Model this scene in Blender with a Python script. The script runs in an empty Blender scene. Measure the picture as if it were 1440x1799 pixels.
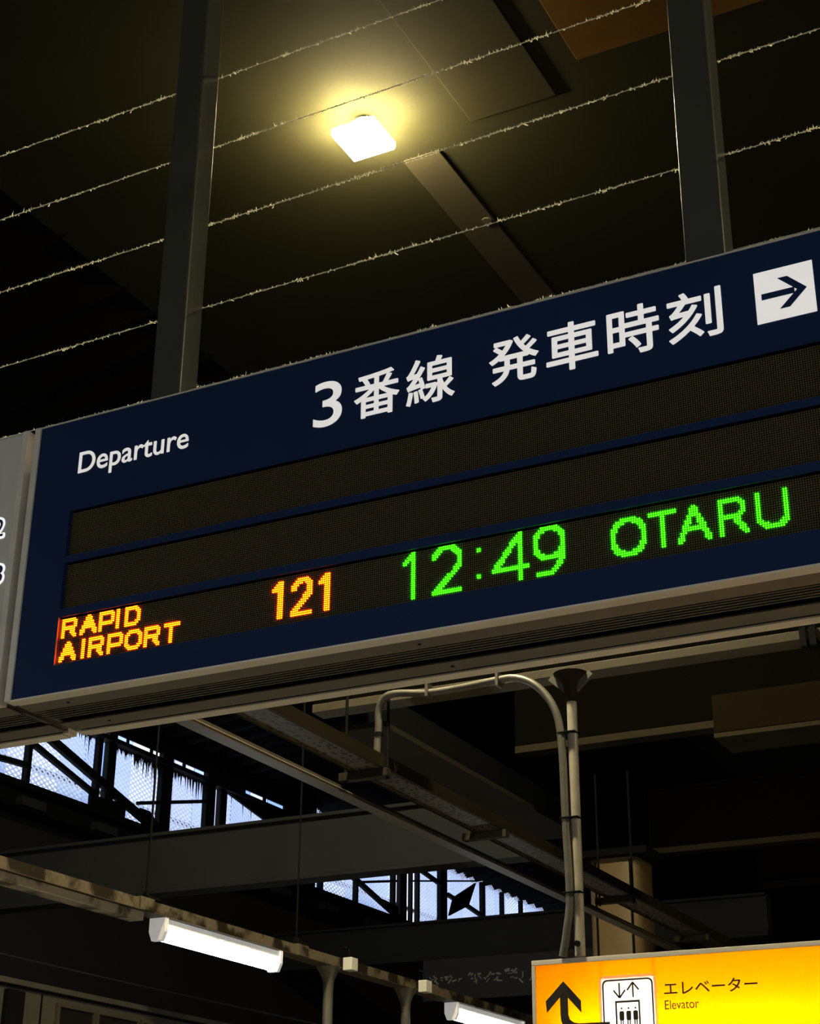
import bpy, bmesh, math, random
from mathutils import Vector, Matrix
random.seed(7)
SC = bpy.context.scene
COL = SC.collection

# ------------------------------------------------------------------ camera
cam_d = bpy.data.cameras.new('camera')
cam_d.sensor_fit = 'VERTICAL'
cam_d.sensor_height = 24.0
cam_d.lens = 24.0 * 2854.08 / 1799.0
cam_d.clip_start = 0.05
cam_d.clip_end = 300
cam = bpy.data.objects.new('camera', cam_d)
COL.objects.link(cam)
CR = Vector((0.88938398, 0.45708927, 0.00809593))
CU = Vector((0.1819141, -0.37009608, 0.91100832))
CF = Vector((-0.4194084, 0.80876344, 0.4123085))
CAMLOC = Vector((0, 0, 1.55))
cam.matrix_world = Matrix(((CR.x, CU.x, -CF.x, 0), (CR.y, CU.y, -CF.y, 0), (CR.z, CU.z, -CF.z, 1.55), (0, 0, 0, 1)))
SC.camera = cam

# ------------------------------------------------------------------ world + exposure
w = bpy.data.worlds.new('overcast_sky')
SC.world = w
w.use_nodes = True
bg = w.node_tree.nodes['Background']
bg.inputs['Color'].default_value = (0.86, 0.92, 1.0, 1)
bg.inputs['Strength'].default_value = 2.7
SC.view_settings.view_transform = 'Standard'
SC.view_settings.look = 'None'
SC.view_settings.gamma = 1.0
SC.view_settings.exposure = 0.0
SC.view_settings.use_curve_mapping = False

TUBE_L = 30.0          # radiance of the fluorescent diffusers
LAMP_L = 2000.0        # radiance of the square high-bay lamp

# ------------------------------------------------------------------ materials
MATS = {}
def mat(name, col, rough=0.6, metal=0.0, spec=0.5, var=0.0, scale=8.0, bump=0.0, emit=None, es=0.0, col2=None, stretch=(1, 1, 1), band=(0.22, 0.62)):
    """Principled surface; var mixes col with col2 (or a darker tone) by object-space noise."""
    if name in MATS:
        return MATS[name]
    m = bpy.data.materials.new(name)
    m.use_nodes = True
    nt = m.node_tree
    b = nt.nodes['Principled BSDF']
    b.inputs['Base Color'].default_value = (*col, 1)
    b.inputs['Roughness'].default_value = rough
    b.inputs['Metallic'].default_value = metal
    b.inputs['Specular IOR Level'].default_value = spec
    if emit:
        b.inputs['Emission Color'].default_value = (*emit, 1)
        b.inputs['Emission Strength'].default_value = es
    if var > 0 or bump > 0:
        tc = nt.nodes.new('ShaderNodeTexCoord')
        mp = nt.nodes.new('ShaderNodeMapping')
        mp.inputs['Scale'].default_value = stretch
        nt.links.new(tc.outputs['Object'], mp.inputs['Vector'])
        n = nt.nodes.new('ShaderNodeTexNoise')
        n.inputs['Scale'].default_value = scale
        n.inputs['Detail'].default_value = 6
        nt.links.new(mp.outputs['Vector'], n.inputs['Vector'])
        if var > 0:
            r = nt.nodes.new('ShaderNodeValToRGB')
            c2 = col2 or tuple(c * 0.45 for c in col)
            r.color_ramp.elements[0].position = band[0]
            r.color_ramp.elements[0].color = (*[a + (d - a) * var for a, d in zip(col, c2)], 1)
            r.color_ramp.elements[1].position = band[1]
            r.color_ramp.elements[1].color = (*col, 1)
            nt.links.new(n.outputs['Fac'], r.inputs['Fac'])
            nt.links.new(r.outputs['Color'], b.inputs['Base Color'])
        if bump > 0:
            bp = nt.nodes.new('ShaderNodeBump')
            bp.inputs['Strength'].default_value = bump
            bp.inputs['Distance'].default_value = 0.01
            nt.links.new(n.outputs['Fac'], bp.inputs['Height'])
            nt.links.new(bp.outputs['Normal'], b.inputs['Normal'])
    MATS[name] = m
    return m

def emitter(name, col, s):
    m = bpy.data.materials.new(name)
    m.use_nodes = True
    nt = m.node_tree
    nt.nodes.clear()
    e = nt.nodes.new('ShaderNodeEmission')
    e.inputs['Color'].default_value = (*col, 1)
    e.inputs['Strength'].default_value = s
    o = nt.nodes.new('ShaderNodeOutputMaterial')
    nt.links.new(e.outputs[0], o.inputs['Surface'])
    return m

def translucent(name, col, diff=0.3, gloss=0.0):
    m = bpy.data.materials.new(name)
    m.use_nodes = True
    nt = m.node_tree
    nt.nodes.clear()
    t = nt.nodes.new('ShaderNodeBsdfTranslucent')
    d = nt.nodes.new('ShaderNodeBsdfDiffuse')
    t.inputs['Color'].default_value = (*col, 1)
    d.inputs['Color'].default_value = (*col, 1)
    mx = nt.nodes.new('ShaderNodeMixShader')
    mx.inputs[0].default_value = diff
    nt.links.new(t.outputs[0], mx.inputs[1])
    nt.links.new(d.outputs[0], mx.inputs[2])
    o = nt.nodes.new('ShaderNodeOutputMaterial')
    nt.links.new(mx.outputs[0], o.inputs['Surface'])
    return m

def mesh_glass(name):
    """Wired safety glass: clear pane crossed by a fine diamond wire mesh, a little frosted by dirt."""
    m = bpy.data.materials.new(name)
    m.use_nodes = True
    nt = m.node_tree
    nt.nodes.clear()
    N = nt.nodes.new
    tc = N('ShaderNodeTexCoord')
    sx = N('ShaderNodeSeparateXYZ')
    nt.links.new(tc.outputs['Object'], sx.inputs[0])
    def math_(op, a, b=None):
        n = N('ShaderNodeMath')
        n.operation = op
        for i, v in enumerate((a, b)):
            if v is None:
                continue
            if isinstance(v, (int, float)):
                n.inputs[i].default_value = v
            else:
                nt.links.new(v, n.inputs[i])
        return n.outputs[0]
    y, z = math_('MULTIPLY', sx.outputs['Y'], 0.6), sx.outputs['Z']
    def wires(v):
        f = math_('FRACT', math_('MULTIPLY', v, 1 / 0.05))
        return math_('LESS_THAN', math_('ABSOLUTE', math_('SUBTRACT', f, 0.5)), 0.17)
    wmask = math_('MAXIMUM', wires(math_('ADD', y, z)), wires(math_('SUBTRACT', y, z)))
    tr = N('ShaderNodeBsdfTransparent')
    tr.inputs['Color'].default_value = (0.9, 0.94, 0.97, 1)
    ho = N('ShaderNodeBsdfTranslucent')
    ho.inputs['Color'].default_value = (0.55, 0.58, 0.66, 1)
    mx = N('ShaderNodeMixShader')
    nt.links.new(wmask, mx.inputs[0])
    nt.links.new(tr.outputs[0], mx.inputs[1])
    nt.links.new(ho.outputs[0], mx.inputs[2])
    o = N('ShaderNodeOutputMaterial')
    nt.links.new(mx.outputs[0], o.inputs['Surface'])
    return m

def perforated(name, col, hole):
    """Galvanised tray with rows of punched holes, showing dark."""
    m = bpy.data.materials.new(name)
    m.use_nodes = True
    nt = m.node_tree
    b = nt.nodes['Principled BSDF']
    b.inputs['Roughness'].default_value = 0.6
    b.inputs['Specular IOR Level'].default_value = 0.08
    tc = nt.nodes.new('ShaderNodeTexCoord')
    mp = nt.nodes.new('ShaderNodeMapping')
    mp.inputs['Scale'].default_value = (1, 0.55, 1)
    v = nt.nodes.new('ShaderNodeTexVoronoi')
    v.inputs['Scale'].default_value = 36
    v.inputs['Randomness'].default_value = 0.55
    r = nt.nodes.new('ShaderNodeValToRGB')
    r.color_ramp.elements[0].position = 0.30
    r.color_ramp.elements[0].color = (*hole, 1)
    r.color_ramp.elements[1].position = 0.42
    r.color_ramp.elements[1].color = (*col, 1)
    nt.links.new(tc.outputs['Object'], mp.inputs['Vector'])
    nt.links.new(mp.outputs['Vector'], v.inputs['Vector'])
    nt.links.new(v.outputs['Distance'], r.inputs['Fac'])
    nt.links.new(r.outputs['Color'], b.inputs['Base Color'])
    return m

NAVY = mat('navy_sign_face', (0.011, 0.028, 0.090), 0.55, spec=0.08, var=0.25, scale=3)
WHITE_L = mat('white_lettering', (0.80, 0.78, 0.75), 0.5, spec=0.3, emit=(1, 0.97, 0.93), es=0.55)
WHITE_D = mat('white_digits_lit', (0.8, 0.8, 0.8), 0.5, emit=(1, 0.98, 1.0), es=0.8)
NAVY_T = mat('navy_print', (0.010, 0.026, 0.11), 0.4, spec=0.3)
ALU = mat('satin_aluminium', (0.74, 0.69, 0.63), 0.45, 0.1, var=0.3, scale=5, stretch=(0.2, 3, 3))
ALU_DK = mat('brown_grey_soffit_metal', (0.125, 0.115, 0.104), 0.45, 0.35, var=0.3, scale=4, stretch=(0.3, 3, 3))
BLACK = mat('matt_black', (0.004, 0.004, 0.004), 0.9, spec=0.1)
LEDBOARD = mat('led_board', (0.010, 0.0065, 0.003), 0.7, spec=0.2)
LEDOFF = mat('unlit_led_lens', (0.18, 0.138, 0.044), 0.4, spec=0.5)
GREY_PANEL = mat('pale_grey_panel', (0.60, 0.60, 0.56), 0.5, var=0.25, scale=2)
POST = mat('dark_post_paint', (0.066, 0.068, 0.054), 0.3, spec=1.0, var=0.3, scale=6)
WIRE = mat('dusty_wire', (0.75, 0.72, 0.60), 0.8, var=0.6, scale=30)
CEIL = mat('brown_ceiling_paint', (0.019, 0.018, 0.009), 0.85, spec=0.05, var=0.5, scale=1.2)
CEILBEAM = mat('brown_beam_paint', (0.036, 0.030, 0.015), 0.75, spec=0.3, var=0.4, scale=2)
ROOFDK = mat('dark_roof_sheet', (0.0028, 0.0028, 0.0028), 0.8, spec=0.04, var=0.5, scale=2)
STEEL_DK = mat('dark_steel', (0.006, 0.007, 0.0075), 0.7, spec=0.05, var=0.5, scale=6)
GREYBEAM = mat('charcoal_beam_paint', (0.026, 0.029, 0.034), 0.7, spec=0.1, var=0.35, scale=2)
GALV = mat('galvanised_conduit', (0.15, 0.145, 0.125), 0.45, 0.4, var=0.5, scale=14)
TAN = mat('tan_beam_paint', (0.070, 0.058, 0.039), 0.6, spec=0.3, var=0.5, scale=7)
RUSTY = mat('rusty_cream_paint', (0.125, 0.103, 0.070), 0.8, spec=0.2, var=1.0, scale=7, col2=(0.014, 0.009, 0.004), bump=0.6, band=(0.44, 0.56))
RAILDUCT = mat('flaking_silver_paint', (0.34, 0.33, 0.31), 0.6, spec=0.4, var=0.9, scale=9, col2=(0.04, 0.036, 0.03), bump=0.4, band=(0.40, 0.54))
COLUMN = mat('ochre_column_paint', (0.21, 0.145, 0.07), 0.42, spec=0.5, var=0.35, scale=3)
BEIGE = mat('beige_kiosk_wall', (0.082, 0.073, 0.056), 0.8, spec=0.2, var=0.4, scale=3)
WHITE_P = mat('white_enamel', (0.72, 0.72, 0.70), 0.4, var=0.15, scale=6)
HOUSING_LIT = mat('white_housing_tube_glow', (0.8, 0.8, 0.78), 0.5, emit=(1, 0.99, 0.95), es=0.28)  # slight emission stands in for tube light on the body and end caps
CONCRETE = mat('platform_concrete', (0.32, 0.30, 0.265), 0.85, spec=0.2, var=0.3, scale=1.5)
DARKWALL = mat('dark_hall_wall', (0.020, 0.021, 0.023), 0.85, spec=0.05, var=0.5, scale=0.8)
DARKGLASS = mat('dark_window_glass', (0.015, 0.013, 0.011), 0.15, spec=0.5)
SLATE = mat('dark_sign_slate', (0.030, 0.031, 0.034), 0.5, var=0.3, scale=4)
CHALK = mat('faded_grey_marks', (0.42, 0.42, 0.43), 0.8, var=0.7, scale=25)
PIPEBLUE = mat('pale_blue_pipe', (0.55, 0.62, 0.68), 0.5)
FAC = [mat('facade_white', (0.80, 0.83, 0.92), 0.7, var=0.2, scale=0.6), mat('facade_blue', (0.13, 0.25, 0.66), 0.5, var=0.3, scale=0.6),
       mat('facade_lilac', (0.40, 0.42, 0.62), 0.6, var=0.2, scale=0.6), mat('facade_pale_blue', (0.28, 0.40, 0.76), 0.6, var=0.2, scale=0.6)]
TUBE_M = emitter('fluorescent_diffuser', (0.95, 1.0, 0.95), TUBE_L)
LAMP_M = emitter('high_bay_lamp_panel', (1.0, 0.86, 0.50), LAMP_L)
LAMPSIDE_M = emitter('lamp_halo_glow', (1.0, 0.82, 0.40), 620.0)  # glowing sides added so the ceiling shows a halo round the lamp
LED_O = emitter('orange_led_light', (1.0, 0.050, 0.0007), 38.0)
LED_G = emitter('green_led_light', (0.013, 1.0, 0.0015), 20.0)
YELLOW_T = translucent('backlit_yellow_panel', (0.95, 0.53, 0.0), 0.2)
WHITE_T = translucent('backlit_white_pictogram', (0.85, 0.85, 0.83), 0.2)
INK = mat('black_ink', (0.012, 0.008, 0.004), 0.6)
BOXTUBE = emitter('sign_box_tube', (1.0, 0.97, 0.9), 19.0)
BOXWHITE = mat('sign_box_lining', (0.75, 0.74, 0.7), 0.8)
DUST = translucent('backlit_dust', (0.97, 0.94, 0.80), 0.2)
GLASS = mesh_glass('wired_glass')
PERF = perforated('perforated_tray_metal', (0.065, 0.056, 0.040), (0.004, 0.003, 0.002))

# ------------------------------------------------------------------ helpers
class MB:
    def __init__(self):
        self.v, self.f = [], []
    def _add(self, vs, fs):
        k = len(self.v)
        self.v += [tuple(p) for p in vs]
        self.f += [tuple(i + k for i in f) for f in fs]
        return self
    def box(self, x0, x1, y0, y1, z0, z1):
        vs = [(x, y, z) for z in (z0, z1) for y in (y0, y1) for x in (x0, x1)]
        return self._add(vs, [(0, 2, 3, 1), (4, 5, 7, 6), (0, 1, 5, 4), (2, 6, 7, 3), (0, 4, 6, 2), (1, 3, 7, 5)])
    def prism(self, pts, axis, a, b):
        """pts: 2-D outline; extruded along axis 'X'/'Y'/'Z' from a to b (outline in the other two, in order)."""
        def mk(p, t):
            return {'X': (t, p[0], p[1]), 'Y': (p[0], t, p[1]), 'Z': (p[0], p[1], t)}[axis]
        n = len(pts)
        vs = [mk(p, a) for p in pts] + [mk(p, b) for p in pts]
        fs = [tuple(range(n)), tuple(range(2 * n - 1, n - 1, -1))] + [(i, i + n, (i + 1) % n + n, (i + 1) % n) for i in range(n)]
        return self._add(vs, fs)
    def bar(self, p, q, wid, thick, normal):
        """straight flat bar from p to q; wid across (perpendicular to normal), thick along normal."""
        p, q, nrm = Vector(p), Vector(q), Vector(normal).normalized()
        d = (q - p).normalized()
        s = d.cross(nrm).normalized() * wid / 2
        t = nrm * thick / 2
        vs = [p - s - t, p + s - t, p + s + t, p - s + t, q - s - t, q + s - t, q + s + t, q - s + t]
        return self._add(vs, [(0, 1, 2, 3), (7, 6, 5, 4), (0, 4, 5, 1), (1, 5, 6, 2), (2, 6, 7, 3), (3, 7, 4, 0)])
    def tube(self, pts, r, n=12, rads=None):
        pts = [Vector(p) for p in pts]
        rings = []
        up = None
        for i, p in enumerate(pts):
            d = (pts[min(i + 1, len(pts) - 1)] - pts[max(i - 1, 0)]).normalized()
            if up is None:
                up = Vector((0, 0, 1)) if abs(d.z) < 0.9 else Vector((0, 1, 0))
            a = d.cross(up).normalized()
            b = a.cross(d).normalized()
            up = b
            rr = rads[i] if rads else r
            rings.append([p + a * rr * math.cos(2 * math.pi * k / n) + b * rr * math.sin(2 * math.pi * k / n) for k in range(n)])
        vs = [v for ring in rings for v in ring]
        fs = []
        for i in range(len(pts) - 1):
            for k in range(n):
                fs.append((i * n + k, i * n + (k + 1) % n, (i + 1) * n + (k + 1) % n, (i + 1) * n + k))
        fs.append(tuple(range(n - 1, -1, -1)))
        fs.append(tuple((len(pts) - 1) * n + k for k in range(n)))
        return self._add(vs, fs)
    def build(self, name, m, parent=None, bevel=0.0, smooth=False, origin=None, segs=2):
        me = bpy.data.meshes.new(name)
        o0 = Vector(origin) if origin else Vector((0, 0, 0))
        me.from_pydata([tuple(Vector(p) - o0) for p in self.v], [], self.f)
        bm = bmesh.new()
        bm.from_mesh(me)
        bmesh.ops.recalc_face_normals(bm, faces=bm.faces)
        if bevel:
            bmesh.ops.bevel(bm, geom=list(bm.edges), offset=bevel, segments=segs, affect='EDGES', profile=0.6)
        bm.to_mesh(me)
        bm.free()
        me.materials.append(m)
        if smooth:
            me.polygons.foreach_set('use_smooth', [True] * len(me.polygons))
            me.set_sharp_from_angle(angle=math.radians(40))
        ob = bpy.data.objects.new(name, me)
        ob.location = o0
        COL.objects.link(ob)
        if parent is not None:
            ob.parent = parent
            ob.matrix_parent_inverse = Matrix.Translation(-world_loc(parent))
        return ob

def world_loc(o):
    l = Vector(o.location)
    if o.parent is not None:
        l = l + world_loc(o.parent) - world_loc(o.parent)
    return l

def empty(name, loc, label, cat, group=None):
    o = bpy.data.objects.new(name, None)
    o.location = loc
    o.empty_display_size = 0.1
    COL.objects.link(o)
    return tag(o, label, cat, group)

def tag(o, label, cat, group=None):
    o['label'] = label
    o['category'] = cat
    if group:
        o['group'] = group
    return o

def struct(o):
    o['kind'] = 'structure'
    return o

def stuff(o):
    o['kind'] = 'stuff'
    return o

def plabel(o, s):
    o['label'] = s
    return o

def text_mesh(body, x0, x1, z0, z1, y, bold=0.0, depth=0.0015):
    """built-in font outline as a thin solid facing -Y, fitted to the box; bold (metres) thickens every stroke."""
    c = bpy.data.curves.new('lettering', 'FONT')
    c.body = body
    c.size = 1.0
    c.extrude = 0.01
    t = bpy.data.objects.new('lettering', c)
    COL.objects.link(t)
    dg = bpy.context.evaluated_depsgraph_get()
    src = bpy.data.meshes.new_from_object(t.evaluated_get(dg))
    bpy.data.objects.remove(t)
    xs = [v.co.x for v in src.vertices]
    ys = [v.co.y for v in src.vertices]
    ax, bx, ay, by = min(xs), max(xs), min(ys), max(ys)
    vs, fs = [], []
    n = 12 if bold > 0 else 1
    x0, x1, z0, z1 = x0 + bold, x1 - bold, z0 + bold, z1 - bold
    for k in range(n):
        a = 2 * math.pi * k / n
        ox, oz = (bold * math.cos(a), bold * math.sin(a)) if n > 1 else (0, 0)
        base = len(vs)
        for v in src.vertices:
            vs.append((x0 + (v.co.x - ax) / (bx - ax) * (x1 - x0) + ox, y - (depth if v.co.z > 0 else 0) - k * 0.000004, z0 + (v.co.y - ay) / (by - ay) * (z1 - z0) + oz))
        fs += [tuple(i + base for i in p.vertices) for p in src.polygons]
    me = bpy.data.meshes.new('lettering')
    me.from_pydata(vs, [], fs)
    return me

def text_part(name, body, box, y, m, parent, bold=0.0, depth=0.0015):
    me = text_mesh(body, *box, y, bold, depth)
    me.materials.clear()
    me.materials.append(m)
    ob = bpy.data.objects.new(name, me)
    COL.objects.link(ob)
    ob.parent = parent
    ob.matrix_parent_inverse = Matrix.Translation(-world_loc(parent))
    return ob

def copy_tree(o, parent=None):
    c = o.copy()
    COL.objects.link(c)
    if parent is not None:
        c.parent = parent
    for ch in list(o.children):
        copy_tree(ch, c)
    return c

# ================================================================== SETTING
struct(MB().box(-10.6, 8.2, -9.2, 31, -0.2, 0.0).build('floor', CONCRETE))
# flat ceiling over the platform, with the corrugated roof sheet sloping down to the clerestory on the left
ceiling = struct(MB().box(-5.6, 8.2, -9.2, 31, 7.0, 7.15).build('ceiling', CEIL))
rs = MB()
vs, fs, ny = [], [], 380
for i in range(ny + 1):
    y = -9.2 + 40.2 * i / ny
    dz = 0.035 * math.cos(2 * math.pi * y / 0.32)
    vs += [(-5.55, y, 7.03 + dz), (-10.12, y, 6.43 + dz), (-10.12, y, 6.47 + dz), (-5.55, y, 7.09 + dz)]
for i in range(ny):
    k = 4 * i
    fs += [(k, k + 1, k + 5, k + 4), (k + 1, k + 2, k + 6, k + 5), (k + 3, k + 2, k + 6, k + 7)]
rs._add(vs, fs)
struct(rs.build('ceiling_corrugated', ROOFDK, smooth=True))
struct(MB().box(8.0, 8.2, -9.2, 31, 0, 7.0).build('wall_right', DARKWALL))
struct(MB().box(-10.2, 8.0, 30.8, 31, 0, 7.1).build('wall_front', DARKWALL))
struct(MB().box(-10.2, 8.0, -9.2, -9.0, 0, 7.1).build('wall_back', DARKWALL))
struct(MB().box(-10.2, -10.0, -9.2, 31, 0, 5.42).box(-10.2, -10.0, -9.2, 9.6, 5.42, 6.5).box(-10.2, -10.0, 24.6, 31, 5.42, 6.5).build('wall_left', DARKWALL))

# ---- clerestory: two glazed bays in the left wall
def window(name, y0, y1, panes, posts, bars, topz):
    root = bpy.data.objects.new(name, None)
    root.location = (-10.0, (y0 + y1) / 2, 5.42)
    COL.objects.link(root)
    struct(root)
    MB().box(-10.1, -9.9, y0, y1, 5.36, 5.44).build('window_sill', STEEL_DK, root)
    if topz < 6.3:
        MB().box(-10.06, -9.94, y0, y1, topz, topz + 0.045).build('head_rail', STEEL_DK, root)
    for (a, b) in panes:
        me = MB().box(-10.06, -10.05, a, b, 5.43, topz)
        me.build('pane', GLASS, root)
    for (yc, wd, zt) in posts:
        MB().box(-10.045, -9.985, yc - wd / 2, yc + wd / 2, 5.40, zt).build('mullion', STEEL_DK, root)
    for (ya, za, yb, zb, wd) in bars:
        MB().bar((-9.97, ya, za), (-9.97, yb, zb), wd, 0.05, (1, 0, 0)).build('brace', STEEL_DK, root)
    return root
w1 = window('window_1', 9.6, 16.9,
       [(9.6, 11.56), (11.56, 12.6), (12.85, 13.66), (13.84, 14.5), (14.88, 16.9)],
       [(11.56, .055, 6.19), (12.60, .06, 6.19), (12.79, .13, 6.40), (13.75, .19, 6.42), (14.58, .17, 6.45), (14.83, .13, 6.45), (10.4, .06, 6.19), (16.7, .12, 6.45)],
       [(11.45, 5.87, 12.56, 5.58, .05), (11.70, 5.98, 13.66, 5.44, .085), (13.25, 5.66, 14.6, 5.99, .035), (9.6, 5.5, 11.5, 5.62, .05)], 6.17)
MB().prism([(12.47, 5.57), (13.05, 5.60), (13.04, 5.43), (12.47, 5.45)], 'X', -9.99, -9.96).build('gusset_plate', STEEL_DK, w1)
MB().prism([(13.3, 5.62), (13.45, 5.62), (13.66, 5.5), (13.66, 5.43), (13.5, 5.43)], 'X', -9.99, -9.96).build('gusset_plate', STEEL_DK, w1)
w2 = window('window_2', 16.9, 24.6,
       [(16.9, 17.92), (17.92, 18.90), (19.65, 20.28), (20.48, 21.70), (21.70, 22.4), (22.4, 23.1), (23.1, 24.6)],
       [(17.04, .06, 6.40), (17.92, .05, 6.40), (18.92, .06, 6.40), (19.17, .19, 6.42), (19.42, .035, 6.4), (19.62, .05, 6.40), (20.38, .21, 6.42), (21.71, .09, 6.42), (22.4, .05, 6.4), (23.1, .05, 6.4)],
       [(17.75, 5.76, 19.0, 5.46, .06), (19.62, 6.20, 20.32, 6.11, .05), (20.45, 6.02, 20.75, 5.99, .05), (20.95, 5.99, 21.7, 5.90, .05), (17.92, 5.72, 18.92, 5.92, .03), (19.35, 6.0, 21.4, 6.38, .02)], 6.46)
MB().prism([(21.30, 6.33), (21.05, 5.965), (20.43, 5.72), (20.58, 6.0)], 'X', -9.95, -9.92).build('gusset_plate', STEEL_DK, w2)
MB().prism([(18.55, 5.62), (18.98, 5.60), (18.98, 5.42), (18.9, 5.42)], 'X', -9.99, -9.96).build('gusset_plate', STEEL_DK, w2)
# grime hanging from the head rail of the left bay
g = MB()
for (a, b, n) in ((12.2, 12.58, 14), (12.86, 13.66, 70), (13.85, 14.5, 55), (14.9, 15.7, 8)):
    for _ in range(n):
        y = a + (b - a) * random.random() ** 0.7
        h = 0.03 + 0.24 * random.random() ** 2 * (0.25 + (y - a) / (b - a))
        wd = 0.007 + 0.012 * random.random()
        g._add([(-10.045, y - wd, 6.175), (-10.045, y + wd, 6.175), (-10.040, y + wd * random.uniform(-1, 1), 6.175 - h), (-10.035, y, 6.175)], [(0, 1, 2), (1, 3, 2), (3, 0, 2), (0, 3, 1)])
stuff(g.build('hanging_grime', BLACK, w1))
# pale pipe running outside the glass
MB().tube([(-10.35, 9.0, 5.77), (-10.35, 24.8, 5.77)], 0.035, 10).build('outside_pipe', PIPEBLUE, w1, smooth=True)
# dark eaves board above the head rail, with daylight showing through the slot under it
MB().box(-10.03, -10.01, 9.6, 16.9, 6.29, 6.5).build('eaves_board', STEEL_DK, w1)
for (a, b) in ((9.6, 12.62), (13.05, 13.08), (13.46, 13.50), (13.66, 13.86), (14.06, 14.10), (14.5, 15.3), (15.69, 15.74), (16.14, 16.9)):
    MB().box(-10.03, -10.01, a, b, 6.216, 6.2895).build('eaves_block', STEEL_DK, w1)
MB().prism([(14.9, 6.17), (16.9, 6.17), (16.9, 5.44), (15.9, 5.44), (15.77, 6.02)], 'X', -10.03, -10.0).build('blank_panel', STEEL_DK, w1)

# ---- neighbouring building outside the clerestory
bld = empty('office_building', (-24, 40, 0), 'bright blue and white striped facade seen through the wired glass windows', 'building')
MB().box(-34, -24.1, 5, 85, 0, 34).build('wall', FAC[2], bld)
protos = []
y = 18.0
k = 0
seq = [0, 1, 3, 0, 2, 1, 1, 0, 3, 2]
pm = {}
while y < 64:
    wd = 0.9
    ci = seq[(k * 7 + k // 3) % 10]
    if ci not in pm:
        ob = MB().box(0, 0.1, 0.02, wd - 0.02, 2, 33).build('facade_panel', FAC[ci])
        pm[ci] = ob
        ob.parent = bld
        ob.location = (-0.1, y - 40, 0)
    else:
        ob = pm[ci].copy()
        COL.objects.link(ob)
        ob.parent = bld
        ob.location = (-0.1, y - 40, 0)
    y += wd
    k += 1
for z in (7.5, 10.5, 13.5, 16.5):
    MB().box(-24.0, -23.93, 18, 64, z, z + 0.16).build('floor_band', FAC[2], bld)

# ================================================================== DEPARTURE SIGN
YF = 2.684            # navy face
XL, XR = -2.407, 0.42
ZB, ZT = 2.6548, 3.336
sign = empty('departure_sign', (-1.0, 2.82, ZB), 'navy blue hanging departure board with three led rows and white lettering', 'sign')
# face with three recessed openings
ROWS = [(3.0975, 2.9840), (2.9670, 2.8545), (2.8345, 2.7215)]
OX0, OX1 = -2.280, 0.30
face = MB()
zz = ZT
for (a, b) in ROWS:
    face.box(OX0, OX1, YF, YF + 0.014, a, zz)
    zz = b
face.box(OX0, OX1, YF, YF + 0.014, ZB, zz)
face.box(XL + 0.016, OX0, YF, YF + 0.014, ZB, ZT)
face.box(OX1, XR - 0.016, YF, YF + 0.014, ZB, ZT)
face.build('face_panel', NAVY, sign)
# thin pale edge under the header, where the face sheet is cut
for (a, b) in ROWS:
    MB().box(OX0, OX1, YF + 0.002, YF + 0.0125, a, a + 0.0008).build('opening_edge', BLACK, sign)
MB().box(OX0 - 0.001, OX0 + 0.0008, YF - 0.0005, YF + 0.003, ROWS[2][1], ROWS[2][0]).build('opening_edge', ALU_DK, sign)

# LED rows ---------------------------------------------------------
PITCH = 0.0047
YL = YF + 0.0135
COL0 = -3
NCOL = int((OX1 - (-2.276)) / PITCH) + 3
def led_dots(cells, ztop, r=0.00155, hgt=0.0014):
    """cells: iterable of (col,row) -> mesh of little domes on the LED board."""
    vs, fs = [], []
    hexa = [(math.cos(math.pi / 3 * i), math.sin(math.pi / 3 * i)) for i in range(6)]
    for (c, rw) in cells:
        x, z = -2.276 + c * PITCH, ztop - 0.0025 - rw * PITCH
        k = len(vs)
        vs += [(x + r * a, YL, z + r * b) for a, b in hexa]
        vs += [(x + .62 * r * a, YL - hgt, z + .62 * r * b) for a, b in hexa]
        fs += [(k + i, k + (i + 1) % 6, k + 6 + (i + 1) % 6, k + 6 + i) for i in range(6)]
        fs.append(tuple(k + 6 + i for i in range(6)))
    m = MB()
    m.v, m.f = vs, fs
    return m

def stroke(cells, pts, wid=2, hgt=2):
    for (a, b), (c, d) in zip(pts[:-1], pts[1:]):
        n = int(max(abs(c - a), abs(d - b)) * 4) + 1
        for i in range(n + 1):
            x = a + (c - a) * i / n
            y = b + (d - b) * i / n
            for u in range(wid):
                for v in range(hgt):
                    cells.add((round(x) + u, round(y) + v))
    return cells

def ellipse(cx, cy, rx, ry, a0=0, a1=360, n=40, p=1.0):
    out = []
    for i in range(n + 1):
        t = math.radians(a0 + (a1 - a0) * i / n)
        c, s = math.cos(t), math.sin(t)
        out.append((cx + rx * math.copysign(abs(c) ** p, c), cy + ry * math.copysign(abs(s) ** p, s)))
    return out

def G(strokes, wid=2, hgt=2):
    s = set()
    for st in strokes:
        stroke(s, st, wid, hgt)
    return s
# small orange letters, ten dots tall, origin at the left/top dot
def small(ch, x, y):
    S = {'R': [[(0, 0), (0, 8)], [(0, 0), (6, 0), (7, 1), (7, 3), (6, 4), (0, 4)], [(4, 4), (7, 8)]],
         'A': [[(4, 0), (0, 8)], [(4, 0), (8, 8)], [(2, 5), (7, 5)]],
         'P': [[(0, 0), (0, 8)], [(0, 0), (6, 0), (7, 1), (7, 4), (6, 5), (0, 5)]],
         'I': [[(0, 0), (0, 8)]],
         'D': [[(0, 0), (0, 8)], [(0, 0), (5, 0), (7, 2), (7, 6), (5, 8), (0, 8)]],
         'O': [[(2, 0), (6, 0), (8, 2), (8, 6), (6, 8), (2, 8), (0, 6), (0, 2), (2, 0)]],
         'T': [[(0, 0), (7, 0)], [(3, 0), (3, 8)]]}[ch]
    return G([[(x + a, y + b) for a, b in st] for st in S])
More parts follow.
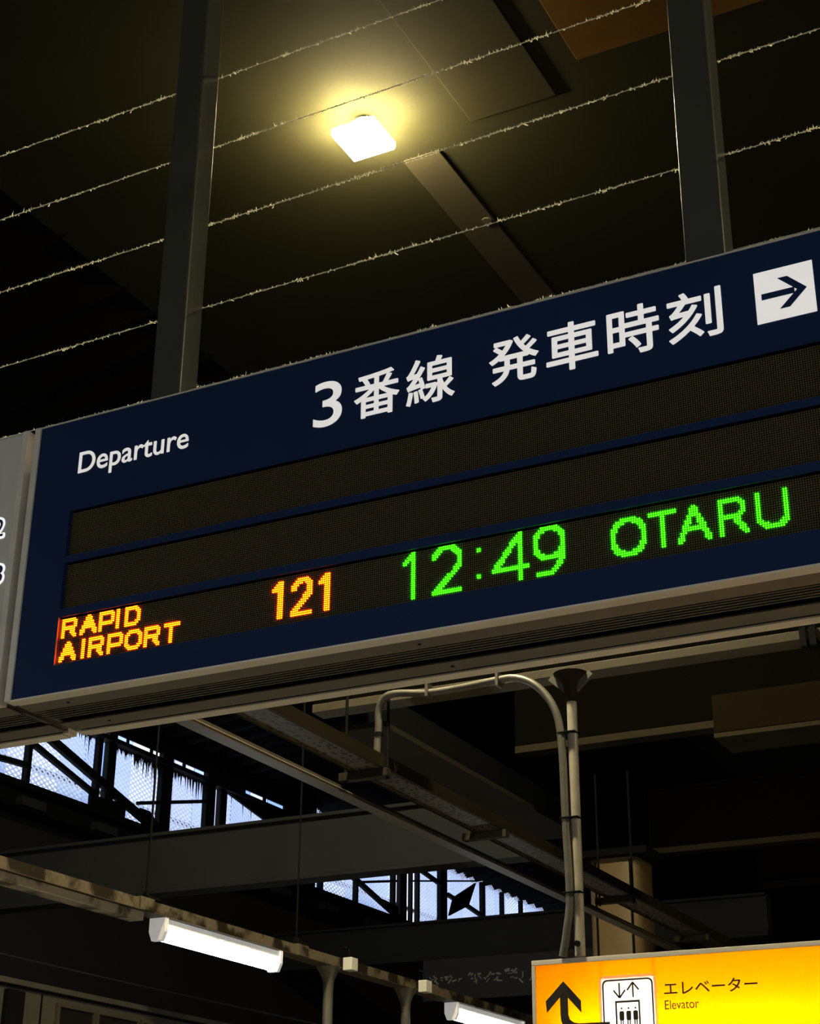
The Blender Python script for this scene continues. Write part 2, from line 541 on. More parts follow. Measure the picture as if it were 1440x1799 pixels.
rapid = set().union(small('R', 0, 0), small('A', 11, 0), small('P', 22, 0), small('I', 32, 0), small('D', 37, 0))
airport = set().union(small('A', 0, 12), small('I', 13, 12), small('R', 17, 12), small('P', 28, 12), small('O', 38, 12), small('R', 49, 12), small('T', 60, 12))
num121 = G([[(121, 2), (121, 18)], [(121, 2), (118, 5)], [(145, 2), (145, 18)], [(145, 2), (142, 5)]], 3, 2) | \
    G([[(128, 6), (128, 5), (130, 3), (132, 2), (134, 2), (136, 4), (136, 8), (134, 11), (128, 17)]], 3, 2) | G([[(128, 18), (137, 18)]], 2, 2)
t1249 = G([[(188, 0), (188, 20)], [(188, 0), (184, 4)],
           [(198, 4), (199, 2), (202, 0), (206, 0), (209, 2), (210, 4), (210, 8), (208, 11), (198, 20)], [(198, 20), (210, 20)],
           [(219, 4), (219, 4)], [(219, 16), (219, 16)],
           [(238, 0), (238, 20)], [(238, 0), (226, 15)], [(226, 15), (241, 15)],
           ellipse(251, 6.5, 6.2, 6.5, 0, 360, 60, .85), [(257, 7), (257, 13), (255, 17), (252, 20), (246, 20)]])
otaru = G([ellipse(285.5, 10.5, 6.5, 7.2, 0, 360, 60, .75), [(295, 3), (305, 3)], [(300, 3), (300, 17)],
           [(313, 3), (307, 17)], [(313, 3), (319, 17)], [(309, 12), (317, 12)],
           [(324, 3), (324, 17)], [(324, 3), (331, 3), (333, 5), (333, 8), (331, 10), (324, 10)], [(329, 10), (334, 17)],
           [(339, 3), (339, 14), (341, 16), (343, 17), (347, 17), (349, 16), (350, 14), (350, 3)]])
def shift(cells, dx):
    return {(c + dx, r) for c, r in cells}
lit = {2: [('led_text', 'glowing orange led words RAPID AIRPORT', rapid | airport, LED_O),
           ('led_text', 'glowing orange led number 121', num121, LED_O),
           ('led_text', 'glowing green led time 12:49', t1249, LED_G),
           ('led_text', 'glowing green led word OTARU', otaru, LED_G)]}
for ri, (a, b) in enumerate(ROWS):
    bd = MB().box(OX0 - 0.02, OX1 + 0.01, YL, YL + 0.01, b - 0.006, a + 0.006).build('led_board', LEDBOARD, sign)
    on = set()
    for (nm, lb, cells, m) in lit.get(ri, []):
        on |= cells
        o = led_dots(cells, a, 0.00165, 0.0024).build(nm, m, bd)
        plabel(stuff(o), lb)
    off = [(c, r) for c in range(COL0, NCOL) for r in range(24) if (c, r) not in on]
    stuff(led_dots(off, a).build('unlit_leds', LEDOFF, bd))

# header lettering ------------------------------------------------
for ch, box, bo in (('3', (-1.630, -1.5593, 3.1617, 3.2718), .0006), ('番', (-1.5292, -1.4197, 3.1595, 3.2691), .0013), ('線', (-1.403, -1.2895, 3.1597, 3.2695), .0013),
                ('発', (-1.2098, -1.0991, 3.1619, 3.2677), .0015), ('車', (-1.0824, -0.9703, 3.160, 3.2705), .0015), ('時', (-0.9501, -0.8411, 3.162, 3.2725), .0015), ('刻', (-0.8233, -0.7128, 3.162, 3.2716), .0015)):
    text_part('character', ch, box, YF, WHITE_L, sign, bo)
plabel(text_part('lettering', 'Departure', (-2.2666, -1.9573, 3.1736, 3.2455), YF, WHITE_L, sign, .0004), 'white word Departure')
tile = MB().box(-0.6465, -0.532, YF - 0.0015, YF, 3.1618, 3.2754).build('arrow_tile', WHITE_L, sign)
ar = MB()
ar.prism([(-0.634, 3.2120), (-0.634, 3.2250), (-0.570, 3.2250), (-0.570, 3.2120)], 'Y', YF - 0.0028, YF - 0.0016)
ar.prism([(-0.6005, 3.2525), (-0.5815, 3.2525), (-0.5465, 3.2185), (-0.5650, 3.2185)], 'Y', YF - 0.0029, YF - 0.0016)
ar.prism([(-0.6005, 3.1845), (-0.5650, 3.2185), (-0.5465, 3.2185), (-0.5815, 3.1845)], 'Y', YF - 0.00285, YF - 0.0016)
ar.build('arrow', NAVY_T, tile)

# aluminium frame, box and slatted underside ------------------------
def sign_box(root, xl, xr, shade=1.0):
    yb = 2.967
    # rails: uprights at both ends, front and back, and the horizontal ones under the face
    for x0, x1 in ((xl, xl + 0.0165), (xr - 0.0165, xr)):
        MB().box(x0, x1, YF - 0.005, YF + 0.030, ZB - 0.002, ZT + 0.003).build('frame_upright', ALU, root, 0.0012)
        MB().box(x0, x1, yb - 0.033, yb + 0.002, ZB - 0.002, ZT + 0.003).build('frame_upright', ALU, root, 0.0012)
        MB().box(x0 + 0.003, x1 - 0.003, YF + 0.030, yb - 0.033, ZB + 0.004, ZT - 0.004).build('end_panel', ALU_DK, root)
    MB().box(xl + 0.0175, xr - 0.0175, YF - 0.0045, YF + 0.030, ZB - 0.004, ZB + 0.0005).build('frame_rail', ALU, root, 0.0012)
    MB().box(xl + 0.0175, xr - 0.0175, yb - 0.033, yb + 0.002, ZB - 0.004, ZB + 0.0005).build('frame_rail', ALU, root, 0.0012)
    MB().box(xl + 0.0175, xr - 0.0175, YF - 0.003, YF + 0.006, ZT, ZT + 0.003).build('frame_rail', ALU, root, 0.0008)
    MB().box(xl + 0.0175, xr - 0.0175, yb - 0.033, yb + 0.002, ZT, ZT + 0.003).build('frame_rail', ALU, root, 0.0008)
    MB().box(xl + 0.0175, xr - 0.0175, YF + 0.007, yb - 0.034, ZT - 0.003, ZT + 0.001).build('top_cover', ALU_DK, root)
    MB().box(xl + 0.0175, xr - 0.0175, yb - 0.016, yb - 0.002, ZB + 0.001, ZT - 0.001).build('back_panel', NAVY, root)
    # underside: two flat soffit strips, slats between them, a dark slot
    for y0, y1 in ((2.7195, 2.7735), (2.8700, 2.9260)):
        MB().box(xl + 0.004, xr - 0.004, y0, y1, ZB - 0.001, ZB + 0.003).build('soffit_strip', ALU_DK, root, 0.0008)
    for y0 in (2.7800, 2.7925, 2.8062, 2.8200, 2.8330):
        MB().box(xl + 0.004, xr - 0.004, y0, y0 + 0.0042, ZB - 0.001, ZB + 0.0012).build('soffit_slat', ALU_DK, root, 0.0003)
    MB().box(xl + 0.004, xr - 0.004, 2.719, 2.927, ZB + 0.012, ZB + 0.016).build('inner_tray', BLACK, root)
sign_box(sign, XL, XR)
for x in (-2.28, -1.4, -0.5, 0.25):
    for y in (2.746, 2.898):
        MB().tube([(x, y, ZB - 0.0022), (x, y, ZB + 0.001)], 0.004, 8).build('screw', BLACK, sign)

# neighbouring platform sign, cut by the left picture edge ------------
ns = empty('platform_number_sign', (-3.2, 2.82, ZB), 'grey hanging sign with white digits at the left edge beside the departure board', 'sign')
sign_box(ns, -4.05, -2.428)
MB().box(-4.034, -2.444, YF, YF + 0.012, ZB + 0.001, ZT - 0.001).build('face_panel', GREY_PANEL, ns)
MB().box(-2.4435, -2.434, YF - 0.003, YF + 0.002, ZB + 0.01, ZT - 0.01).build('face_trim', ALU, ns)
for d, z0, z1, xr in (('2', 3.066, 3.1235, -2.4672), ('3', 2.945, 3.003, -2.4535)):
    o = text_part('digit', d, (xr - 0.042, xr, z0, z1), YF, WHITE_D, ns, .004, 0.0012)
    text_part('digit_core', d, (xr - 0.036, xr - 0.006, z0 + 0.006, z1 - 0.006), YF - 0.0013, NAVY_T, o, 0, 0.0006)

# posts the signs hang from ------------------------------------------
for (x0, x1, lb) in ((-2.151, -2.0665, 'dark grey square hanger post rising from the left part of the departure board'),
                     (-0.808, -0.7235, 'dark grey square hanger post rising beside the white arrow tile')):
    p = empty('hanger_post', ((x0 + x1) / 2, 2.817, ZT), lb, 'post', 'hanger posts of the departure board')
    MB().box(x0, x1, 2.780, 2.8555, ZT + 0.006, 7.0).build('post_tube', POST, p, 0.009, True, segs=5)
    MB().box(x0 - 0.03, x1 + 0.03, 2.755, 2.88, ZT + 0.001, ZT + 0.007).build('foot_plate', POST, p, 0.001)
for x0, x1, lb in ((-3.75, -3.665, 'dark grey square hanger post above the grey platform number sign'),):
    p = empty('hanger_post', ((x0 + x1) / 2, 2.817, ZT), lb, 'post')
    MB().box(x0, x1, 2.780, 2.8555, ZT + 0.006, 7.0).build('post_tube', POST, p, 0.009, True, segs=5)
    MB().box(x0 - 0.03, x1 + 0.03, 2.755, 2.88, ZT + 0.001, ZT + 0.007).build('foot_plate', POST, p, 0.001)

# dusty bird wires stretched behind the posts -------------------------
YW = 2.866
names = ['topmost dusty bird wire crossing above the square lamp between the posts', 'second dusty bird wire from the top, passing just above the glowing square lamp',
         'third dusty bird wire from the top, passing just below the glowing square lamp', 'fourth dusty bird wire from the top, stretched between lamp and departure board',
         'lowest dusty bird wire, skimming the top edge of the departure board']
for i, (zl, zr) in enumerate(((4.403, 4.419), (4.173, 4.198), (3.925, 3.964), (3.680, 3.710), (3.461, 3.464))):
    wx0, wx1 = -3.72, 0.55
    zat = lambda x: zl + (zr - zl) * (x + 2.8) / 2.3
    root = empty('bird_wire', (wx0, YW, zat(wx0)), names[i], 'wire', 'bird wires above the departure board')
    pts, rads = [], []
    n = 420
    for k in range(n + 1):
        x = wx0 + (wx1 - wx0) * k / n
        pts.append((x, YW + random.uniform(-.0004, .0004), zat(x) + random.uniform(-.0005, .0005)))
        rads.append(0.0011 * random.uniform(0.7, 1.4))
    MB().tube(pts, 0.0012, 5, rads).build('wire_strand', WIRE, root)
    f = MB()
    dens = [0.9, 1.0, 1.15, 1.0, 0.35][i]
    cl = [random.uniform(wx0, wx1) for _ in range(24)]
    for k in range(int(3400 * dens)):
        x = random.uniform(wx0, wx1)
        d = 0.5 + 0.5 * math.sin(x * 9 + i * 2.1) * math.sin(x * 23 + i)
        if random.random() > 0.35 + 0.65 * d:
            continue
        L = random.uniform(.0025, .0085)
        if random.random() < .03:
            L *= 2.0
        ang = random.gauss(math.pi / 2, 0.8)
        dx, dz, dy = math.cos(ang) * L, math.sin(ang) * L * random.choice((1, 1, 1, -.6)), random.uniform(-1, 1) * L * .5
        s = random.uniform(.0014, .003)
        z = zat(x)
        f._add([(x - s, YW, z), (x + s, YW, z), (x + dx * .6, YW + s + dy, z + dz * .7), (x + dx, YW + dy, z + dz)], [(0, 1, 2), (1, 3, 2)])
    for c in cl:
        for k in range(14):
            x = c + random.gauss(0, .006)
            L = random.uniform(.003, .009)
            dx, dz, dy = random.gauss(0, .6) * L, abs(random.gauss(.5, .5)) * L, random.uniform(-1, 1) * L
            s = random.uniform(.0008, .0018)
            z = zat(x)
            f._add([(x - s, YW, z), (x + s, YW, z), (x + dx * .6, YW + s + dy, z + dz * .7), (x + dx, YW + dy, z + dz)], [(0, 1, 2), (1, 3, 2)])
    stuff(f.build('dust_tufts', DUST, root))

# ================================================================== SQUARE LAMP
def high_bay(LX, LY, LZ, LH, lab):
    lamp = empty('high_bay_lamp', (LX, LY, 6.98), lab, 'lamp')
    MB().box(LX - LH, LX + LH, LY - LH, LY + LH, LZ, LZ + 0.006).build('light_panel', LAMP_M, lamp)
    MB().box(LX - LH - .004, LX + LH + .004, LY - LH - .004, LY + LH + .004, LZ + 0.007, LZ + 0.048).build('halo_sides', LAMPSIDE_M, lamp, 0.004)
    MB().box(LX - LH + .03, LX + LH - .03, LY - LH + .03, LY + LH - .03, LZ + 0.049, LZ + 0.062).build('housing', ALU, lamp, 0.004)
    MB().box(LX - .05, LX + .05, LY - .05, LY + .05, LZ + .0625, 6.973).build('mount', ALU, lamp)
    MB().tube([(LX, LY, 6.9735), (LX, LY, 6.9815)], 0.055, 14).build('ceiling_rose', ALU_DK, lamp, smooth=True)
high_bay(-3.455, 6.092, 6.85, 0.120, 'glowing warm white square lamp under the brown ceiling')
high_bay(7.0, 6.155, 6.85, 0.121, 'unseen square ceiling lamp added far outside the picture to the right')  # added lamp out of view, brightens the right sides of the posts

BEAM_WARM = mat('beam_paint_warm_glow', (0.13, 0.068, 0.014), 0.8, spec=0.05, var=0.85, scale=1.1, col2=(0.03, 0.018, 0.005))  # brown beam paint with a warm glow put into its colour
CEILPANEL = mat('brown_ceiling_panel', (0.024, 0.021, 0.011), 0.85, spec=0.05, var=0.5, scale=1.2)
# ceiling beams near the lamp
b = empty('ceiling_beam', (-3.32, 8, 6.82), 'brown painted ceiling beam running back past the glowing square lamp', 'beam')
MB().box(-3.43, -3.21, 6.5, 20, 6.984, 7.0).build('beam_web', CEILBEAM, b, 0.004)
for y in (7.2, 8.4, 9.6):
    MB().tube([(-3.25, y, 6.976), (-3.25, y, 6.985)], 0.03, 8).build('bolt', TAN, b)
b = empty('ceiling_beam', (-2.6, 5.0, 6.85), 'wide brown ceiling beam right of the square lamp at the top', 'beam')
MB().box(-2.95, -2.46, 3.2, 6.35, 6.988, 7.0).build('beam_web', CEILPANEL, b, 0.004)
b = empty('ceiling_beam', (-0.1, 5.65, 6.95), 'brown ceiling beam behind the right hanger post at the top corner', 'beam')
MB().box(-2.25, 2.0, 5.2, 6.10, 6.95, 7.0).build('beam_web', BEAM_WARM, b, 0.004)

# ================================================================== FLUORESCENT FIXTURES
def fixture(x, y0, z0, lab, group=None, L=1.15):
    r = empty('fluorescent_light', (x, y0, z0 + 0.115), lab, 'light', group)
    wd = 0.05
    def oct_(s, zs):
        return [(x - s, z0 + .115), (x + s, z0 + .115), (x + s, z0 + .045), (x + s * .62, z0 + zs), (x - s * .62, z0 + zs), (x - s, z0 + .045)]
    MB().prism([(x - wd * .62, z0 + .114), (x + wd * .62, z0 + .114), (x + wd * .86, z0 + .078), (x - wd * .86, z0 + .078)], 'Y', y0 + .03, y0 + L - .03).build('body', HOUSING_LIT, r)
    for a, b2 in ((y0, y0 + .03), (y0 + L - .03, y0 + L)):
        MB().prism(oct_(wd, 0.0), 'Y', a, b2).build('end_cap', HOUSING_LIT, r, 0.003)
    arc = [(x + wd * .9 * math.cos(t), z0 + .056 + .052 * math.sin(t)) for t in [math.radians(24 - 228 * k / 16) for k in range(17)]]
    MB().prism(arc, 'Y', y0 + .031, y0 + L - .031).build('diffuser', TUBE_M, r, smooth=True)
    return r
fixture(-5.0, 6.885, 2.957, 'glowing white fluorescent light fully in view under the rusty rail')
fixture(-5.0, 10.31, 2.957, 'glowing white fluorescent light at the bottom edge beside the yellow sign')
for k, (x, y, z) in enumerate(((-5.0, 3.4, 2.957), (-5.0, 0.0, 2.957), (-5.0, -3.4, 2.957), (0.8, -1.0, 3.3), (0.8, -3.4, 3.3), (0.8, -5.8, 3.3), (-1.8, -2.1, 3.3), (-1.8, -4.5, 3.3), (0.8, -2.2, 3.3), (0.8, -4.6, 3.3), (-1.8, -3.3, 3.3), (-3.6, -1.4, 3.3), (-3.6, -3.0, 3.3), (3.4, 0.6, 3.3), (3.4, -1.6, 3.3))):  # unseen fill lights, added to brighten the board front and post sides
    fixture(x, y, z, 'white fluorescent fill light added outside the picture to light the board', 'fill lights added outside the picture')

# rail carrying the fixtures
def rail(x, z, y0, y1, lab, joints):
    r = empty('light_rail', (x, (y0 + y1) / 2, z), lab, 'rail')
    MB().box(x - .045, x + .045, y0, y1, z + .045, z + .05).box(x - .045, x - .04, y0, y1, z - .005, z + .045).box(x + .04, x + .045, y0, y1, z - .005, z + .045).build('channel', RUSTY, r)
    MB().box(x - .052, x + .052, y0, y1, z - .009, z - .0055).build('bottom_flange', TAN, r)
    for y in joints:
        MB().box(x - .055, x + .055, y - .06, y + .06, z - .0085, z + .058).build('joint_clamp', RUSTY, r, 0.004)
    return r
rl = rail(-5.0, 3.082, -8.9, 16.0, 'rusty cream light rail running back above the fluorescent lights', (6.72, 8.25, 9.95, 12.3))
MB().box(-5.05, -4.965, 4.7, 6.72, 3.028, 3.0725).build('cable_duct', RAILDUCT, rl, .003)
for x in (0.8, -1.8, -3.6, 3.4):  # unseen rails added to carry the fill lights
    rail(x, 3.427, -8.9, {0.8: 0.2, -1.8: -0.9, -3.6: 1.5, 3.4: 1.9}[x], 'cream light rail added outside the picture to carry the fill lights', (-5.5, -3.0))['group'] = 'light rails added outside the picture'
for (y, lb) in ((6.775, 'thin dark hanging rod meeting the rusty rail left of the fluorescent light'), (8.254, 'thin dark hanging rod crossing the charcoal beam in the middle')):
    r = empty('hanging_rod', (-5.0, y, 3.16), lb, 'rod', 'hanging rods of the light rail')
    MB().tube([(-5.0, y, 3.156), (-5.0, y, 7.0)], 0.006, 8).build('rod', BLACK, r)
    MB().box(-5.05, -4.95, y - .05, y + .05, 3.141, 3.155).build('rod_bracket', STEEL_DK, r)
    MB().tube([(-5.0, y, 3.156), (-5.0, y, 3.18)], 0.02, 6).build('nut', STEEL_DK, r)
for (y, lb) in ((8.64, 'pale pipe post with flared top under the rusty rail, left one'), (9.64, 'pale pipe post with flared top under the rusty rail, nearer the yellow sign')):
    r = empty('pipe_post', (-5.0, y, 0), lb, 'post', 'pipe posts under the light rail')
    MB().tube([(-5, y, 0), (-5, y, 2.93), (-5, y, 2.99), (-5, y, 3.03), (-5, y, 3.072)], .03, 14, [.03, .03, .034, .05, .075]).build('pipe', GALV, r, smooth=True)
    MB().box(-4.944, -4.884, y + .07, y + .15, 3.06, 3.135).build('junction_box', WHITE_P, r, 0.004)
    MB().tube([(-4.925, y + .11, 3.135), (-4.925, y + .11, 3.19), (-4.96, y + .11, 3.2)], .008, 8).build('cable_stub', STEEL_DK, r)

# ================================================================== BEAMS
def ibeam(name, x0, x1, y, z0, z1, m, lab, fl=.16, grp=None):
    r = empty(name, ((x0 + x1) / 2, y, z0), lab, 'beam', grp)
    MB().box(x0, x1, y - .012, y + .012, z0 + .02, z1 - .02).build('web', m, r)
    MB().box(x0, x1, y - fl / 2, y + fl / 2, z0, z0 + .02).build('bottom_flange', m, r, 0.002)
    MB().box(x0, x1, y - fl / 2, y + fl / 2, z1 - .02, z1).build('top_flange', m, r, 0.002)
    return r
b1 = empty('roof_beam', (-7.0, 10.1, 3.93), 'broad charcoal beam crossing in front of the wired glass windows', 'beam')
MB().box(-9.98, -4.3, 10.0, 10.16, 3.966, 4.37).build('web', GREYBEAM, b1, 0.004)
MB().box(-9.98, -4.3, 9.965, 10.2, 4.37, 4.395).build('top_flange', GREYBEAM, b1, 0.003)
MB().box(-9.98, -4.3, 9.99, 10.17, 3.94, 3.965).build('bottom_flange', GREYBEAM, b1, 0.003)
b2 = empty('roof_beam', (-7.0, 16.1, 4.36), 'dark charcoal beam below the distant right group of windows', 'beam')
MB().box(-9.98, -4.3, 16.0, 16.16, 4.38, 4.75).build('web', GREYBEAM, b2, 0.004)
MB().box(-9.98, -4.3, 15.96, 16.2, 4.75, 4.775).build('top_flange', GREYBEAM, b2, 0.003)
MB().box(-9.98, -4.3, 15.96, 16.2, 4.355, 4.38).build('bottom_flange', GREYBEAM, b2, 0.003)
# truss chord under the sill of the clerestory
ch = empty('sill_girder', (-9.9, 16, 5.1), 'dark riveted girder running under the wired glass windows', 'beam')
MB().box(-9.93, -9.88, 9.2, 24.6, 5.16, 5.34).build('web', STEEL_DK, ch)
MB().box(-9.98, -9.80, 9.2, 24.6, 5.34, 5.355).build('top_flange', STEEL_DK, ch)
MB().box(-9.98, -9.78, 9.2, 24.6, 5.14, 5.158).build('bottom_flange', STEEL_DK, ch)
for k in range(12):
    y = 10.2 + k * 1.1
    MB().box(-9.875, -9.80, y, y + .34, 5.19, 5.27).build('bracket', GREYBEAM, ch)

WEB_BLACK = mat('near_black_web', (0.0022, 0.0022, 0.0012), 0.95, spec=0.02, var=0.4, scale=3)  # near-black tone of the cross beam webs and top flanges
TAN_DIM = mat('tan_paint_shaded', (0.026, 0.021, 0.013), 0.7, spec=0.04, var=0.5, scale=6)  # darker copy of the tan, dimmer light put into its colour
BOXBROWN = mat('dark_brown_casing', (0.008, 0.0055, 0.002), 0.8, spec=0.02, var=0.3, scale=4)
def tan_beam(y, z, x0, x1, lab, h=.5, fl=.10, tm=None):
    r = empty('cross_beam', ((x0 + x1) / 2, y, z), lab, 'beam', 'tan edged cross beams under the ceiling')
    MB().box(x0, x1, y - .01, y + .01, z + .05, z + h).build('web', WEB_BLACK, r)
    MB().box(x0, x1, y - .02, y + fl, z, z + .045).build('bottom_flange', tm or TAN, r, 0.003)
    MB().box(x0, x1, y - .02, y + fl, z + h, z + h + .03).build('top_flange', WEB_BLACK, r)
    return r
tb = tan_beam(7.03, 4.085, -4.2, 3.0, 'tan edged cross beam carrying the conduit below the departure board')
for x in (-1.63, -1.585):
    MB().box(x, x + .03, 7.0, 7.09, 4.05, 4.14).build('clip', STEEL_DK, tb)
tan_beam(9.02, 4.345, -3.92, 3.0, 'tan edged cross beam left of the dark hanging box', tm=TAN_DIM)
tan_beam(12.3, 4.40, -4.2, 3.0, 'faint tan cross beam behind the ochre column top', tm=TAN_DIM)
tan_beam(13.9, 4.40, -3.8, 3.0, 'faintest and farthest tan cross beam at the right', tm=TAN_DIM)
hb = empty('ceiling_box', (-2.1, 8.9, 4.21), 'dark brown hanging box with a pale lower edge under the cross beam', 'box')
MB().box(-2.575, -1.55, 8.75, 9.2, 4.235, 4.46).build('casing', BOXBROWN, hb, 0.006)
MB().box(-2.575, -1.55, 8.75, 9.1, 4.205, 4.233).build('lower_edge', TAN_DIM, hb, 0.003)
for x in (-2.42, -1.85):
    MB().tube([(x, 8.9, 4.198), (x, 8.9, 4.206)], .03, 8).build('screw_cover', TAN_DIM, hb)
# broad beam parallel to the tray
LONGB = mat('dim_brown_paint', (0.032, 0.027, 0.019), 0.8, spec=0.04, var=0.4, scale=3)
lb = empty('long_beam', (-4.06, 10, 4.06), 'broad dim brown beam running back to the right of the perforated tray', 'beam')
MB().box(-4.19, -3.93, 7.3, 10.1, 4.06, 4.09).build('bottom_flange', LONGB, lb)
MB().box(-4.07, -4.05, 7.3, 10.1, 4.09, 4.32).build('web', STEEL_DK, lb)

# ================================================================== CABLE TRAY, CONDUITS
tr = empty('cable_tray', (-3.8, 9, 3.72), 'perforated metal cable tray running back under the departure board', 'tray')
MB().box(-3.93, -3.775, 4.6, 16, 3.735, 3.742).build('tray_base', PERF, tr)
MB().box(-3.948, -3.931, 4.6, 16, 3.735, 3.80).build('side_rail', TAN_DIM, tr)
MB().box(-3.774, -3.755, 4.6, 16, 3.735, 3.80).build('side_rail', TAN_DIM, tr)
for y in (7.0, 8.45, 10.55, 12.2):
    MB().box(-4.012, -3.735, y - .025, y + .025, 3.69, 3.733).build('cross_bracket', LONGB, tr, .003)
for y in (7.0, 10.55):
    for x in (-3.985, -3.744):
        MB().tube([(x, y, 3.68), (x, y, 4.6)], .008, 8).build('drop_rod', STEEL_DK, tr)
TAN_MID = mat('worn_tan_paint', (0.052, 0.043, 0.029), 0.7, spec=0.1, var=0.6, scale=9)
ab = empty('angle_bar', (-3.99, 9, 3.64), 'thin tan angle bar beside the perforated cable tray', 'bar')
MB().box(-4.095, -4.02, 4.6, 16, 3.650, 3.656).box(-4.095, -4.089, 4.6, 16, 3.656, 3.72).build('angle', TAN, ab)
MB().tube([(-4.035, 4.6, 3.667), (-4.035, 16, 3.667)], .010, 8).build('bar_cable', GALV, ab, smooth=True)

POLE = mat('pale_pole_paint', (0.40, 0.37, 0.31), 0.38, spec=0.5, var=0.5, scale=12)
pl = empty('sign_hanger_pole', (-2.747, 7.0, 2.74), 'pale metal pole hanging from the cross beam down to the yellow elevator sign', 'pole')
MB().tube([(-2.747, 7.0, 2.748), (-2.747, 7.0, 4.085)],   .024, 14).build('pole', POLE, pl, smooth=True)
MB().tube([(-2.747, 7.0, 3.94), (-2.747, 7.0, 4.03), (-2.747, 7.0, 4.083)], .03, 14, [.028, .04, .085]).build('top_flange', TAN_DIM, pl, smooth=True)
for dx in (-.075, .075):
    MB().bar((-2.747 + dx * .3, 7.0, 4.0), (-2.747 + dx * 1.4, 7.0, 4.075), .03, .02, (0, 1, 0)).build('hook_clamp', GALV, pl)
MB().tube([(-2.747, 6.975, 2.80), (-2.747, 6.962, 2.80)], .014, 8).build('bolt', STEEL_DK, pl)
def smooth_path(pts, n=8):
    P = [Vector(p) for p in pts]
    P = [P[0] * 2 - P[1]] + P + [P[-1] * 2 - P[-2]]
    out = []
    for i in range(1, len(P) - 2):
        for k in range(n):
            t = k / n
            a, b2, c, d = P[i - 1], P[i], P[i + 1], P[i + 2]
            out.append(0.5 * ((2 * b2) + (c - a) * t + (2 * a - 5 * b2 + 4 * c - d) * t * t + (3 * b2 - a - 3 * c + d) * t ** 3))
    out.append(P[-2])
    return out
cd = empty('conduit', (-2.80, 6.98, 2.76), 'grey conduit bending up the pole, along the beam and down to the tray', 'conduit')
cpts = [(-2.825, 6.985, 2.75), (-2.800, 6.98, 2.86), (-2.778, 6.975, 3.02), (-2.787, 6.975, 3.37), (-2.793, 6.975, 3.70), (-2.812, 6.972, 3.87), (-2.865, 6.97, 3.98), (-2.94, 6.965, 4.055), (-3.03, 6.965, 4.093), (-3.115, 6.965, 4.095),
        (-3.3, 6.965, 4.085), (-3.5, 6.965, 4.083), (-3.68, 6.965, 4.105), (-3.755, 6.97, 4.09), (-3.787, 6.98, 4.03), (-3.79, 6.985, 3.95), (-3.795, 6.985, 3.85), (-3.80, 6.985, 3.745)]
MB().tube(smooth_path(cpts), .019, 12).build('conduit_pipe', GALV, cd, smooth=True)
for z in (3.785, 3.375, 3.03):
    MB().box(-2.810, -2.720, 6.953, 7.026, z - .0035, z + .0035).build('strap', STEEL_DK, cd, .002)
for x in (-3.115, -3.5):
    MB().box(x - .008, x + .008, 6.94, 7.0, 4.06, 4.13).build('pipe_clip', GALV, cd, .002)
MB().tube([(-3.789, 6.985, 3.90), (-3.789, 6.985, 3.92)], .022, 12).build('coupling', STEEL_DK, cd)

# ================================================================== ELEVATOR SIGN
ES = empty('elevator_sign', (-2.0, 7.1, 2.24), 'backlit yellow elevator sign with black arrow and white pictogram', 'sign')
EX0, EX1, EZ0, EZ1, EY = -2.987, -0.75, 2.24, 2.744, 7.0
MB().box(EX0 + .016, -2.655, EY + .004, EY + .010, EZ0 + .02, EZ1 - .02).box(-2.409, EX1 - .016, EY + .004, EY + .010, EZ0 + .02, EZ1 - .02).box(-2.655, -2.409, EY + .004, EY + .010, 2.643, EZ1 - .02).box(-2.655, -2.409, EY + .004, EY + .010, EZ0 + .02, 2.312).build('yellow_panel', YELLOW_T, ES)
MB().box(EX0, EX1, EY, EY + .22, EZ1 - .022, EZ1).build('frame_rail', ALU, ES, .002)
MB().box(EX0, EX1, EY, EY + .22, EZ0, EZ0 + .022).build('frame_rail', ALU, ES, .002)
MB().box(EX0, EX0 + .018, EY, EY + .22, EZ0 + .0225, EZ1 - .0225).build('frame_upright', ALU, ES, .002)
MB().box(EX1 - .018, EX1, EY, EY + .22, EZ0 + .0225, EZ1 - .0225).build('frame_upright', ALU, ES, .002)
MB().box(EX0 + .02, EX1 - .02, EY + .19, EY + .21, EZ0 + .023, EZ1 - .023).build('back_panel', BOXWHITE, ES)
for x0, x1, z in ((-2.86, -1.75, 2.465), (-1.72, -.85, 2.465), (-2.86, -1.75, 2.36), (-1.72, -.85, 2.36)):
    MB().tube([(x0, EY + .10, z), (x1, EY + .10, z)], .014, 10).build('inner_tube', BOXTUBE, ES, smooth=True)
YI = EY + .0038
def ink(name, polys, m=INK, parent=ES, y=YI, d=.0012):
    mb = MB()
    for p in polys:
        mb.prism(p, 'Y', y - d, y)
    return mb.build(name, m, parent)
# bent arrow
sh = [(-2.853, 2.60), (-2.815, 2.60), (-2.815, 2.50), (-2.808, 2.478), (-2.79, 2.465), (-2.765, 2.46), (-2.62, 2.46), (-2.62, 2.42), (-2.77, 2.42), (-2.805, 2.427), (-2.835, 2.445), (-2.85, 2.472), (-2.853, 2.50)]
ink('arrow', [sh]), ink('arrow', [[(-2.8345, 2.645), (-2.752, 2.556), (-2.752, 2.505), (-2.8345, 2.594), (-2.917, 2.512), (-2.922, 2.562)]], y=YI - .0013)
